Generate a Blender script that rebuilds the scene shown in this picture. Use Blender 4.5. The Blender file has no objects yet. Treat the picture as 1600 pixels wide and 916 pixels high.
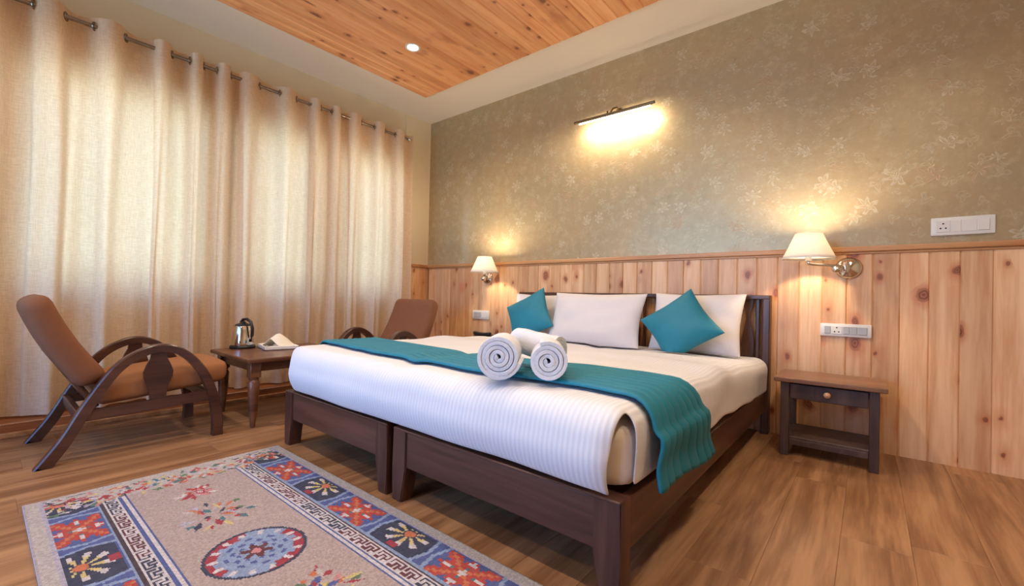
import bpy, bmesh, math, random
import numpy as np
from mathutils import Vector, Matrix, noise
random.seed(7)
C = bpy.context.scene.collection
S = bpy.context.scene
PI = math.pi

# ------------------------------------------------------------------ camera
YAW, PITCH, ROLL, FPX = math.radians(39.2), math.radians(0.5), math.radians(1.29), 684.0
F = Vector((-math.sin(YAW)*math.cos(PITCH), math.cos(YAW)*math.cos(PITCH), math.sin(PITCH)))
R0 = Vector((math.cos(YAW), math.sin(YAW), 0)); U0 = R0.cross(F)
R = R0*math.cos(ROLL)+U0*math.sin(ROLL); U = U0*math.cos(ROLL)-R0*math.sin(ROLL)
cam = bpy.data.cameras.new('camera'); camo = bpy.data.objects.new('camera', cam); C.objects.link(camo)
cam.sensor_width = 36; cam.lens = FPX/1600*36; cam.clip_start = 0.02
camo.matrix_world = Matrix(((R.x, U.x, -F.x, 3.868), (R.y, U.y, -F.y, -3.211), (R.z, U.z, -F.z, 0.82), (0, 0, 0, 1)))
S.camera = camo

# ------------------------------------------------------------------ sky, exposure
w = bpy.data.worlds.new('sky'); S.world = w; w.use_nodes = True
nt = w.node_tree; nt.nodes.clear()
sky = nt.nodes.new('ShaderNodeTexSky'); sky.sky_type = 'HOSEK_WILKIE'; sky.turbidity = 2.2; sky.ground_albedo = 0.35
sky.sun_direction = (0.75, 0.1, 0.65)
bgn = nt.nodes.new('ShaderNodeBackground'); bgn.inputs['Strength'].default_value = 80.0
wo = nt.nodes.new('ShaderNodeOutputWorld')
tint = nt.nodes.new('ShaderNodeMix'); tint.data_type = 'RGBA'; tint.blend_type = 'MULTIPLY'; tint.inputs[0].default_value = 1.0
tint.inputs[7].default_value = (0.72, 0.92, 1.30, 1)
nt.links.new(sky.outputs[0], tint.inputs[6]); nt.links.new(tint.outputs[2], bgn.inputs[0]); nt.links.new(bgn.outputs[0], wo.inputs[0])
vs = S.view_settings
S.display_settings.display_device = 'sRGB'
vs.view_transform = 'Standard'; vs.look = 'None'; vs.gamma = 1.0; vs.use_curve_mapping = False
vs.exposure = -0.75
WARM = (1.0, 0.86, 0.68)
P_DOWN, P_SCONCE, P_PICTURE = 25.0, 32.0, 17.0

def portal(name, loc, rot, sx, sy):
    l = bpy.data.lights.new(name, 'AREA'); l.shape = 'RECTANGLE'; l.size = sx; l.size_y = sy
    l.cycles.is_portal = True
    o = bpy.data.objects.new(name, l); o.location = loc; o.rotation_euler = rot; C.objects.link(o)

LEFT_WINDOWS = [(-1.12, -0.5), (-1.95, -1.32), (-3.06, -2.12), (-4.3, -3.25)]
FRONT_WINDOWS = [(0.5, 1.7), (1.85, 3.05)]
WZ0, WZ1 = 0.75, 2.12
for (a, b) in LEFT_WINDOWS:
    portal('window_portal', (-0.24, (a+b)/2, (WZ0+WZ1)/2), (0, -PI/2, 0), WZ1-WZ0, b-a)
for (a, b) in FRONT_WINDOWS:
    portal('window_portal', ((a+b)/2, -5.44, 1.25), (PI/2, 0, 0), b-a, 2.2)

# ------------------------------------------------------------------ materials
def srgb(*c):
    return tuple(((v/255)/12.92 if v/255 <= 0.04045 else ((v/255+0.055)/1.055)**2.4) for v in c)
class NT:
    def __init__(s, name):
        s.m = bpy.data.materials.new(name); s.m.use_nodes = True
        s.t = s.m.node_tree; s.t.nodes.clear()
        s.out = s.t.nodes.new('ShaderNodeOutputMaterial')
    def n(s, typ, **kw):
        nd = s.t.nodes.new(typ)
        for k, v in kw.items():
            if k.startswith('i_'):
                key = k[2:]; key = int(key) if key.isdigit() else key.replace('_', ' ')
                s.put(nd.inputs[key], v)
            else: setattr(nd, k, v)
        return nd
    def put(s, sock, v):
        if isinstance(v, bpy.types.NodeSocket): s.t.links.new(v, sock)
        elif isinstance(v, tuple) and len(v) == 3 and sock.type == 'RGBA': sock.default_value = v+(1,)
        else: sock.default_value = v
    def math(s, op, a, b=0.0, c=0.0):
        nd = s.n('ShaderNodeMath', operation=op, i_0=a, i_1=b)
        if op in ('SMOOTH_MIN', 'MULTIPLY_ADD', 'COMPARE'): s.put(nd.inputs[2], c)
        return nd.outputs[0]
    def sstep(s, v, lo, hi):
        nd = s.n('ShaderNodeMapRange', interpolation_type='SMOOTHSTEP', i_0=v, i_1=lo, i_2=hi)
        return nd.outputs[0]
    def mix(s, f, a, b, blend='MIX'):
        nd = s.n('ShaderNodeMix', data_type='RGBA', blend_type=blend, clamp_factor=True)
        s.put(nd.inputs[0], f); s.put(nd.inputs[6], a); s.put(nd.inputs[7], b); return nd.outputs[2]
    def bump(s, h, st=0.3, d=0.01):
        return s.n('ShaderNodeBump', i_Strength=st, i_Distance=d, i_Height=h).outputs[0]
    def bsdf(s, col, rough=0.5, metal=0.0, normal=None, **kw):
        b = s.n('ShaderNodeBsdfPrincipled'); s.put(b.inputs['Base Color'], col); s.put(b.inputs['Roughness'], rough)
        s.put(b.inputs['Metallic'], metal)
        if normal is not None: s.put(b.inputs['Normal'], normal)
        for k, v in kw.items(): s.put(b.inputs[k.replace('_', ' ')], v)
        return b.outputs[0]
    def end(s, sh): s.t.links.new(sh, s.out.inputs[0]); return s.m

def plain(name, col, rough=0.5, metal=0.0, vary=0.06, nscale=12, bump=0.0, bscale=200, **kw):
    t = NT(name); tc = t.n('ShaderNodeTexCoord').outputs['Object']
    nz = t.n('ShaderNodeTexNoise', i_Vector=tc, i_Scale=nscale, i_Detail=4.0).outputs[0]
    c = t.mix(nz, tuple(max(0, v*(1-vary)) for v in col), tuple(min(1, v*(1+vary)) for v in col))
    nm = None
    if bump:
        nm = t.bump(t.n('ShaderNodeTexNoise', i_Vector=tc, i_Scale=bscale, i_Detail=2.0).outputs[0], bump, 0.004)
    return t.end(t.bsdf(c, rough, metal, nm, **kw))

def wood(name, light, dark, axis=2, rough=0.45, knots=0.0, knot_col=(0.1, 0.03, 0.015), grain=28, spread=0.25, kscale=8.0, contrast=1.0, coat=0.0):
    t = NT(name); tc = t.n('ShaderNodeTexCoord').outputs['Object']
    rnd = t.n('ShaderNodeObjectInfo').outputs['Random']
    off = t.n('ShaderNodeCombineXYZ', i_0=t.math('MULTIPLY', rnd, 37.0), i_1=t.math('MULTIPLY', rnd, 53.0), i_2=t.math('MULTIPLY', rnd, 71.0)).outputs[0]
    v = t.n('ShaderNodeVectorMath', operation='ADD', i_0=tc, i_1=off).outputs[0]
    sc = [1.0, 1.0, 1.0]; sc[axis] = 0.07
    vm = t.n('ShaderNodeVectorMath', operation='MULTIPLY', i_0=v, i_1=tuple(sc)).outputs[0]
    # knots warp the grain
    sv = t.n('ShaderNodeSeparateXYZ', i_0=v)
    vk = t.n('ShaderNodeCombineXYZ', i_0=t.math('MULTIPLY', sv.outputs[0], kscale), i_1=t.math('MULTIPLY', sv.outputs[axis], kscale*0.66)).outputs[0]
    kw = t.n('ShaderNodeTexNoise', i_Vector=vk, i_Scale=2.6, i_Detail=3.0).outputs[1]
    vk = t.n('ShaderNodeVectorMath', operation='MULTIPLY_ADD', i_0=kw, i_1=(0.22, 0.22, 0), i_2=vk).outputs[0]
    vor = t.n('ShaderNodeTexVoronoi', voronoi_dimensions='2D', i_Vector=vk, i_Scale=1.0, i_Randomness=1.0)
    sel = t.n('ShaderNodeSeparateColor', i_0=vor.outputs['Color'])
    gate = t.sstep(sel.outputs[0], 1.0-knots-0.02, 1.0-knots+0.02) if knots else 0.0
    warp = t.math('MULTIPLY', t.sstep(vor.outputs['Distance'], 0.45, 0.0), gate)
    g1 = t.n('ShaderNodeTexNoise', i_Vector=vm, i_Scale=float(grain), i_Detail=5.0, i_Roughness=0.55, i_Distortion=0.6).outputs[0]
    g2 = t.n('ShaderNodeTexNoise', i_Vector=vm, i_Scale=grain*5.0, i_Detail=3.0).outputs[0]
    g = t.math('ADD', t.math('MULTIPLY', g1, 0.75), t.math('MULTIPLY', g2, 0.25))
    g = t.math('ADD', g, t.math('MULTIPLY', warp, 0.12))
    g = t.sstep(g, 0.5-0.17/contrast, 0.5+0.17/contrast)
    col = t.mix(g, light, dark)
    sh = t.math('MULTIPLY_ADD', t.math('FRACT', t.math('MULTIPLY', rnd, 17.31)), spread*2, 1.0-spread)
    col = t.mix(1.0, col, t.n('ShaderNodeCombineColor', i_0=sh, i_1=t.math('POWER', sh, 1.25), i_2=t.math('POWER', sh, 1.5)).outputs[0], 'MULTIPLY')
    if knots:
        stain = t.n('ShaderNodeTexNoise', i_Vector=vk, i_Scale=0.35, i_Detail=3.0, i_Roughness=0.6).outputs[0]
        col = t.mix(t.math('MULTIPLY', t.sstep(stain, 0.58, 0.74), 0.6), col, tuple(min(1, k*3.6) for k in knot_col))
        size = t.math('MULTIPLY_ADD', t.math('POWER', sel.outputs[1], 2.0), 0.20, 0.055)
        core = t.math('MULTIPLY', t.sstep(t.math('DIVIDE', vor.outputs['Distance'], size), 1.25, 0.7), gate)
        halo = t.math('MULTIPLY', t.sstep(t.math('DIVIDE', vor.outputs['Distance'], size), 2.6, 0.9), gate)
        col = t.mix(t.math('MULTIPLY', halo, 0.40), col, tuple(min(1, k*3.2) for k in knot_col))
        rings = t.math('MULTIPLY_ADD', t.math('SINE', t.math('MULTIPLY', t.math('DIVIDE', vor.outputs['Distance'], size), 14.0)), 0.18, 0.70)
        col = t.mix(t.math('MULTIPLY', core, rings), col, knot_col)
    nm = t.bump(g, 0.12, 0.002)
    return t.end(t.bsdf(col, rough, 0, nm, Coat_Weight=coat, Coat_Roughness=0.2))

M = {}
M['pine'] = wood('knotty_pine_panel', srgb(230, 186, 142), srgb(206, 150, 104), 2, 0.42, 0.33, srgb(112, 52, 30), 16, 0.15, 8.5)
M['pine_ceiling'] = wood('orange_pine_ceiling', srgb(232, 172, 120), srgb(212, 140, 90), 1, 0.4, 0.26, srgb(88, 44, 26), 18, 0.19, 9.5)
M['rail_wood'] = wood('pine_rail', srgb(205, 150, 100), srgb(170, 112, 66), 0, 0.4, 0, grain=14, spread=0.05)
M['ledge_wood'] = wood('ledge_wood', srgb(168, 104, 62), srgb(126, 70, 38), 1, 0.4, 0, grain=14, spread=0.05)
M['floor'] = wood('laminate_floor', srgb(176, 132, 94), srgb(122, 82, 53), 1, 0.36, 0.0, srgb(92, 56, 34), 15, 0.045, 5.0, 1.0)
M['floor_base'] = plain('floor_joint', srgb(90, 60, 38), 0.6)
M['walnut'] = wood('dark_walnut_z', srgb(92, 58, 46), srgb(60, 34, 26), 2, 0.34, 0, grain=14, spread=0.06)
M['walnut_x'] = wood('dark_walnut_x', srgb(98, 62, 48), srgb(62, 36, 27), 0, 0.34, 0, grain=14, spread=0.06)
M['walnut_y'] = wood('dark_walnut_y', srgb(92, 58, 46), srgb(60, 34, 26), 1, 0.34, 0, grain=14, spread=0.06)
M['chairwood'] = wood('chair_wood', srgb(94, 60, 46), srgb(62, 36, 27), 1, 0.3, 0, grain=12, spread=0.05)
M['tablewood'] = wood('table_wood', srgb(122, 78, 52), srgb(84, 48, 32), 1, 0.28, 0, grain=12, spread=0.05)
M['standtop'] = wood('nightstand_top', srgb(152, 112, 84), srgb(112, 76, 56), 0, 0.3, 0, grain=12, spread=0.04)
M['standbody'] = wood('nightstand_body', srgb(88, 68, 64), srgb(58, 42, 40), 2, 0.38, 0, grain=12, spread=0.05)
M['knobwood'] = plain('pale_wood_knob', srgb(196, 152, 120), 0.35)
M['plaster'] = plain('white_plaster', srgb(226, 214, 198), 0.8, vary=0.02, nscale=3, bump=0.05, bscale=90)
M['cream_wall'] = plain('cream_wall', srgb(222, 204, 172), 0.75, vary=0.02, nscale=3, bump=0.05, bscale=90)
M['white_sheet'] = plain('white_cotton', srgb(212, 208, 208), 0.75, vary=0.015, bump=0.08, bscale=400)
M['mattress'] = plain('cream_mattress', srgb(216, 202, 186), 0.8, vary=0.02, bump=0.1, bscale=300)
M['pillow'] = plain('white_pillow', srgb(212, 204, 204), 0.8, vary=0.02, bump=0.08, bscale=60)
M['towel'] = plain('white_terry', srgb(218, 218, 224), 0.95, vary=0.03, bump=0.6, bscale=260)
M['teal'] = plain('teal_satin', srgb(0, 114, 138), 0.6, vary=0.14, nscale=8, bump=0.1, bscale=350)
M['fabric'] = plain('brown_upholstery', srgb(122, 75, 48), 0.85, vary=0.08, nscale=18, bump=0.2, bscale=300)
M['fabric_seat'] = plain('tan_upholstery', srgb(150, 98, 62), 0.85, vary=0.08, nscale=18, bump=0.2, bscale=300)
M['chrome'] = plain('chrome', (0.72, 0.70, 0.67), 0.14, 1.0, vary=0.02)
M['steel'] = plain('dark_steel', (0.30, 0.26, 0.22), 0.25, 1.0, vary=0.02)
M['bronze'] = plain('aged_bronze', (0.20, 0.15, 0.09), 0.35, 1.0, vary=0.05)
M['black'] = plain('black_plastic', srgb(26, 22, 20), 0.35, vary=0.05)
M['white_plastic'] = plain('white_plastic', srgb(226, 220, 212), 0.35, vary=0.01)
M['grey_plastic'] = plain('grey_plastic', srgb(178, 176, 176), 0.35, vary=0.01)
M['china'] = plain('white_china', srgb(235, 228, 218), 0.25, vary=0.01)
M['paper'] = plain('white_paper', srgb(236, 228, 216), 0.8, vary=0.02)
M['pvc'] = plain('window_frame_wood', srgb(150, 92, 56), 0.4)

def ribbed_sheet():
    t = NT('ribbed_white_sheet'); tc = t.n('ShaderNodeTexCoord').outputs['Object']
    wv = t.n('ShaderNodeTexWave', wave_type='BANDS', bands_direction='X', i_Vector=tc, i_Scale=18.0, i_Distortion=0.15).outputs[1]
    nz = t.n('ShaderNodeTexNoise', i_Vector=tc, i_Scale=5.0, i_Detail=3.0).outputs[0]
    h = t.math('ADD', t.math('MULTIPLY', wv, 0.25), t.math('MULTIPLY', nz, 1.2))
    c = t.mix(wv, srgb(212, 211, 216), srgb(226, 223, 226))
    return t.end(t.bsdf(c, 0.7, 0, t.bump(h, 0.3, 0.012)))
M['ribbed'] = ribbed_sheet()

def curtain_mat():
    t = NT('beige_curtain'); tc = t.n('ShaderNodeTexCoord').outputs['Object']
    m1 = t.n('ShaderNodeMapping', i_0=tc, i_3=(30.0, 30.0, 420.0)).outputs[0]
    m2 = t.n('ShaderNodeMapping', i_0=tc, i_3=(420.0, 420.0, 16.0)).outputs[0]
    a = t.n('ShaderNodeTexNoise', i_Vector=m1, i_Scale=1.0, i_Detail=2.0).outputs[0]
    b = t.n('ShaderNodeTexNoise', i_Vector=m2, i_Scale=1.0, i_Detail=2.0).outputs[0]
    g = t.math('ADD', t.math('MULTIPLY', a, 0.55), t.math('MULTIPLY', b, 0.45))
    c = t.mix(t.sstep(g, 0.35, 0.65), srgb(222, 196, 166), srgb(240, 218, 192))
    nm = t.bump(g, 0.2, 0.003)
    d = t.n('ShaderNodeBsdfDiffuse', i_Color=c, i_Normal=nm).outputs[0]
    tr = t.n('ShaderNodeBsdfTranslucent', i_Color=t.mix(1.0, c, srgb(255, 234, 206), 'MULTIPLY'), i_Normal=nm).outputs[0]
    mx = t.n('ShaderNodeMixShader', i_0=0.38, i_1=d, i_2=tr).outputs[0]
    return t.end(mx)
M['curtain'] = curtain_mat()

def shade_mat():
    t = NT('cream_lamp_shade'); tc = t.n('ShaderNodeTexCoord').outputs['Object']
    nz = t.n('ShaderNodeTexNoise', i_Vector=tc, i_Scale=220.0).outputs[0]
    c = t.mix(nz, srgb(250, 242, 230), srgb(254, 248, 240))
    d = t.n('ShaderNodeBsdfDiffuse', i_Color=c).outputs[0]
    tr = t.n('ShaderNodeBsdfTranslucent', i_Color=c).outputs[0]
    return t.end(t.n('ShaderNodeMixShader', i_0=0.45, i_1=d, i_2=tr).outputs[0])
M['shade'] = shade_mat()

def glass_mat():
    t = NT('window_glass')
    fr = t.n('ShaderNodeFresnel', i_IOR=1.45).outputs[0]
    a = t.n('ShaderNodeBsdfTransparent', i_Color=(0.94, 0.96, 0.95)).outputs[0]
    b = t.n('ShaderNodeBsdfGlossy', i_Roughness=0.02).outputs[0]
    return t.end(t.n('ShaderNodeMixShader', i_0=fr, i_1=a, i_2=b).outputs[0])
M['glass'] = glass_mat()

def emit(name, col, st):
    t = NT(name)
    return t.end(t.n('ShaderNodeEmission', i_Color=col, i_Strength=st).outputs[0])
M['lamp_glow'] = emit('lamp_glow', (1.0, 0.82, 0.58), 22.0)
M['led_glow'] = emit('led_glow', (1.0, 0.86, 0.62), 14.0)

def wallpaper_mat():
    t = NT('floral_wallpaper'); tc = t.n('ShaderNodeTexCoord').outputs['Object']
    sp = t.n('ShaderNodeSeparateXYZ', i_0=tc)
    def layer(scale, petals, size, seed):
        v = t.n('ShaderNodeCombineXYZ', i_0=t.math('MULTIPLY_ADD', sp.outputs[0], scale, seed), i_1=t.math('MULTIPLY', sp.outputs[2], scale)).outputs[0]
        wob = t.n('ShaderNodeTexNoise', i_Vector=v, i_Scale=2.2, i_Detail=2.0).outputs[1]
        wv = t.n('ShaderNodeVectorMath', operation='MULTIPLY_ADD', i_0=wob, i_1=(0.45, 0.45, 0), i_2=v).outputs[0]
        vo = t.n('ShaderNodeTexVoronoi', voronoi_dimensions='2D', i_Vector=wv, i_Scale=1.0, i_Randomness=0.9)
        L = t.n('ShaderNodeVectorMath', operation='SUBTRACT', i_0=wv, i_1=vo.outputs['Position']).outputs[0]
        ls = t.n('ShaderNodeSeparateXYZ', i_0=L)
        rc = t.n('ShaderNodeSeparateColor', i_0=vo.outputs['Color'])
        ang = t.math('ADD', t.math('ARCTAN2', ls.outputs[1], ls.outputs[0]), t.math('MULTIPLY', rc.outputs[0], 6.28))
        rad = t.math('SQRT', t.math('ADD', t.math('MULTIPLY', ls.outputs[0], ls.outputs[0]), t.math('MULTIPLY', ls.outputs[1], ls.outputs[1])))
        pr = t.math('MULTIPLY', t.math('MULTIPLY_ADD', t.math('COSINE', t.math('MULTIPLY', ang, petals)), 0.32, 0.68), t.math('MULTIPLY_ADD', rc.outputs[1], size*0.6, size*0.6))
        q = t.math('DIVIDE', rad, pr)
        fill = t.sstep(q, 1.02, 0.9)
        ring = t.math('MULTIPLY', t.sstep(t.math('ABSOLUTE', t.math('SUBTRACT', q, 0.85)), 0.26, 0.08), t.sstep(rc.outputs[2], 0.25, 0.3))
        eye = t.math('MULTIPLY', t.sstep(q, 0.34, 0.22), t.sstep(rc.outputs[2], 0.25, 0.3))
        return fill, t.math('MAXIMUM', ring, eye), rc.outputs[2]
    f1, r1, c1 = layer(6.2, 6.0, 0.30, 0.0)
    f2, r2, c2 = layer(11.0, 3.0, 0.36, 3.7)
    f3, r3, c3 = layer(19.0, 2.0, 0.4, 9.1)
    big = t.n('ShaderNodeTexNoise', i_Vector=tc, i_Scale=1.6, i_Detail=3.0).outputs[0]
    fine = t.n('ShaderNodeTexNoise', i_Vector=tc, i_Scale=45.0, i_Detail=4.0).outputs[0]
    base = t.mix(t.sstep(big, 0.35, 0.65), srgb(180, 152, 112), srgb(168, 147, 113))
    base = t.mix(t.math('MULTIPLY', fine, 0.35), base, srgb(190, 174, 140))
    mot = t.n('ShaderNodeTexNoise', i_Vector=tc, i_Scale=16.0, i_Detail=5.0, i_Roughness=0.65).outputs[0]
    base = t.mix(t.math('MULTIPLY', t.sstep(mot, 0.5, 0.72), 0.38), base, srgb(204, 184, 148))
    base = t.mix(t.math('MULTIPLY', t.sstep(mot, 0.45, 0.25), 0.35), base, srgb(138, 118, 86))
    base = t.mix(t.math('MULTIPLY', r3, 0.18), base, srgb(190, 180, 150))
    base = t.mix(t.math('MULTIPLY', r2, 0.30), base, srgb(198, 188, 160))
    tone = t.mix(t.sstep(c1, 0.6, 0.85), srgb(214, 202, 176), srgb(190, 146, 116))
    base = t.mix(t.math('MULTIPLY', f1, 0.08), base, tone)
    base = t.mix(t.math('MULTIPLY', r1, 0.40), base, tone)
    h = t.math('ADD', t.math('ADD', r1, t.math('MULTIPLY', r2, 0.6)), t.math('MULTIPLY', fine, 0.7))
    return t.end(t.bsdf(base, 0.37, 0.30, t.bump(h, 0.30, 0.002)))
M['wallpaper'] = wallpaper_mat()

def rug_mat():
    t = NT('woven_rug'); a = t.n('ShaderNodeVertexColor', layer_name='weave').outputs[0]
    tc = t.n('ShaderNodeTexCoord').outputs['Object']
    nz = t.n('ShaderNodeTexNoise', i_Vector=tc, i_Scale=350.0, i_Detail=2.0).outputs[0]
    n2 = t.n('ShaderNodeTexNoise', i_Vector=tc, i_Scale=60.0, i_Detail=3.0).outputs[0]
    c = t.mix(t.math('MULTIPLY', n2, 0.22), a, srgb(150, 140, 140))
    return t.end(t.bsdf(c, 0.95, 0, t.bump(nz, 0.6, 0.004)))
M['rug'] = rug_mat()

# ------------------------------------------------------------------ mesh helpers
def link(o, parent=None):
    C.objects.link(o)
    if parent is not None: o.parent = parent
    return o
def obj(name, bm, mat, parent=None, smooth=False, angle=None):
    me = bpy.data.meshes.new(name)
    bmesh.ops.recalc_face_normals(bm, faces=bm.faces)
    bm.to_mesh(me); bm.free()
    me.materials.append(mat)
    if smooth:
        for p in me.polygons: p.use_smooth = True
        if angle is not None: me.set_sharp_from_angle(angle=math.radians(angle))
    return link(bpy.data.objects.new(name, me), parent)
def props(o, **kw):
    for k, v in kw.items():
        if v: o[k] = v
    return o
def tag(o, label, cat, group=None): return props(o, label=label, category=cat, group=group)
def thing(name, label, cat, loc=(0, 0, 0), rz=0.0, group=None):
    o = bpy.data.objects.new(name, None); o.location = loc; o.rotation_euler = (0, 0, rz); o.empty_display_size = 0.1
    C.objects.link(o); return tag(o, label, cat, group)
def struct(o): o['kind'] = 'structure'; return o
def copy_tree(o, parent=None):
    c = o.copy(); C.objects.link(c)
    if parent is not None: c.parent = parent
    for ch in list(o.children): copy_tree(ch, c)
    return c

def box(x0, x1, y0, y1, z0, z1, bev=0.0, seg=2, bm=None):
    b = bmesh.new()
    r = bmesh.ops.create_cube(b, size=1.0)
    for v in b.verts:
        v.co = Vector((x0+(v.co.x+.5)*(x1-x0), y0+(v.co.y+.5)*(y1-y0), z0+(v.co.z+.5)*(z1-z0)))
    if bev: bmesh.ops.bevel(b, geom=list(b.edges), offset=bev, segments=seg, profile=0.5, affect='EDGES')
    return join(bm, b)
def join(bm, b):
    if bm is None: return b
    me = bpy.data.meshes.new('tmp'); b.to_mesh(me); b.free(); bm.from_mesh(me); bpy.data.meshes.remove(me)
    return bm
def grid(nu, nv, fn, bm=None, wrapu=False, skip=None):
    bm = bm or bmesh.new()
    V = [[bm.verts.new(fn(i, j)) for j in range(nv)] for i in range(nu)]
    for i in range(nu if wrapu else nu-1):
        for j in range(nv-1):
            if skip and skip(i, j): continue
            i2 = (i+1) % nu
            bm.faces.new((V[i][j], V[i2][j], V[i2][j+1], V[i][j+1]))
    return bm
def lathe(prof, n=24, axis=None, origin=(0, 0, 0), bm=None, cap=True):
    b = bmesh.new()
    q = Matrix.Identity(3) if axis is None else Vector((0, 0, 1)).rotation_difference(Vector(axis)).to_matrix()
    og = Vector(origin); rings = []
    for r, z in prof:
        rings.append([b.verts.new(og+q @ Vector((max(r, 1e-4)*math.cos(2*PI*k/n), max(r, 1e-4)*math.sin(2*PI*k/n), z))) for k in range(n)])
    for a, c in zip(rings, rings[1:]):
        for k in range(n): b.faces.new((a[k], a[(k+1) % n], c[(k+1) % n], c[k]))
    if cap: b.faces.new(rings[0][::-1]); b.faces.new(rings[-1])
    return join(bm, b)
def tube(pts, r, n=10, bm=None):
    b = bmesh.new(); pts = [Vector(p) for p in pts]; rings = []
    rr = r if isinstance(r, (list, tuple)) else [r]*len(pts)
    up = Vector((0, 0, 1))
    for i, p in enumerate(pts):
        d = (pts[min(i+1, len(pts)-1)]-pts[max(i-1, 0)]).normalized()
        a = d.cross(up if abs(d.z) < 0.95 else Vector((1, 0, 0))).normalized(); c = a.cross(d)
        rings.append([b.verts.new(p+rr[i]*(a*math.cos(2*PI*k/n)+c*math.sin(2*PI*k/n))) for k in range(n)])
    for a, c in zip(rings, rings[1:]):
        for k in range(n): b.faces.new((a[k], a[(k+1) % n], c[(k+1) % n], c[k]))
    b.faces.new(rings[0][::-1]); b.faces.new(rings[-1])
    return join(bm, b)
def prism(poly, a0, a1, plane='yz', bev=0.0):
    """closed outline in a plane, extruded along the third axis"""
    b = bmesh.new()
    def P(u, v, a): return (a, u, v) if plane == 'yz' else ((u, a, v) if plane == 'xz' else (u, v, a))
    lo = [b.verts.new(P(u, v, a0)) for u, v in poly]; hi = [b.verts.new(P(u, v, a1)) for u, v in poly]
    n = len(poly)
    b.faces.new(lo[::-1]); b.faces.new(hi)
    for i in range(n): b.faces.new((lo[i], lo[(i+1) % n], hi[(i+1) % n], hi[i]))
    if bev:
        es = [e for e in b.edges if abs(len(set((v in lo) for v in e.verts))-1) == 0]
        bmesh.ops.bevel(b, geom=es, offset=bev, segments=2, affect='EDGES')
    return b
def roundbox(x0, x1, y0, y1, z0, z1, r, n=(10, 10, 6), fn=None):
    b = bmesh.new(); h = Vector(((x1-x0)/2, (y1-y0)/2, (z1-z0)/2)); c = Vector(((x0+x1)/2, (y0+y1)/2, (z0+z1)/2))
    def face(ax, s):
        u, v = [k for k in range(3) if k != ax]
        nu, nv = n[u], n[v]
        def f(i, j):
            p = Vector((0, 0, 0)); p[ax] = s*h[ax]
            def sp(k, m, H):
                tt = -1+2*k/(m-1); rr = min(r/H, 0.95)
                # more points in the rounded margin
                return H*math.copysign(abs(tt)**0.75, tt) if m > 4 else H*tt
            p[u] = sp(i, nu, h[u]); p[v] = sp(j, nv, h[v])
            inn = Vector([max(-(h[k]-r), min(h[k]-r, p[k])) for k in range(3)])
            d = p-inn
            if d.length > 1e-9: p = inn+d.normalized()*r
            p = p+c
            return fn(p) if fn else p
        grid(nu, nv, f, b)
    for ax in range(3):
        for s in (-1, 1): face(ax, s)
    bmesh.ops.remove_doubles(b, verts=b.verts, dist=1e-5)
    return b
def nz(x, y, z, s=1.0): return noise.noise(Vector((x*s, y*s, z*s)))
def arr(name, mesh, loc, parent, rot=None):
    o = bpy.data.objects.new(name, mesh); o.location = loc
    if rot: o.rotation_euler = rot
    C.objects.link(o); o.parent = parent; return o
def mesh_of(bm, mat, name, smooth=False):
    bmesh.ops.recalc_face_normals(bm, faces=bm.faces)
    me = bpy.data.meshes.new(name); bm.to_mesh(me); bm.free(); me.materials.append(mat)
    if smooth:
        for p in me.polygons: p.use_smooth = True
    return me

# ------------------------------------------------------------------ room shell
RX, RY, RZ = 5.3, -5.2, 2.747
floor = struct(obj('floor', box(-0.2, RX+0.2, RY-0.2, 0.2, -0.12, -0.0115), M['floor_base']))
PW, PL = 0.19, 1.25
fmeshes = [mesh_of(box(-PW/2+0.0002, PW/2-0.0002, -PL/2+0.0002, PL/2-0.0002, -0.011, 0.0, 0.0008, 1), M['floor'], 'plank') for _ in range(1)]
i = 0; x = PW/2
while x < RX+PW/2:
    y = 0.02+PL*random.random()
    while y > RY:
        arr('plank', fmeshes[0], (x, y-PL/2, 0), floor); y -= PL
    x += PW; i += 1

wall_back = struct(obj('wall_back', box(-0.2, RX+0.2, 0.0, 0.2, -0.1, RZ+0.2), M['wallpaper']))
VW, VH = 0.116, 1.122
def vplank(wd, ht):
    p = [(-wd/2, 0.0), (-wd/2, -0.010), (-wd/2+0.006, -0.016), (wd/2-0.006, -0.016), (wd/2, -0.010), (wd/2, 0.0)]
    return prism([(a, b) for a, b in p], 0.0, ht, 'xy')
vm = mesh_of(vplank(VW, VH), M['pine'], 'plank')
x = 3.304-VW*28-VW/2
while x < RX:
    x += VW
    if x > VW/2: arr('plank', vm, (x, 0, 0), wall_back)
cap = box(0.02, RX, -0.034, 0.0, 1.122, 1.152, 0.006, 2); box(0.02, RX, -0.024, 0.0, 1.108, 1.122, 0.003, 1, cap)
struct(obj('trim_1', cap, M['rail_wood']))

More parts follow.
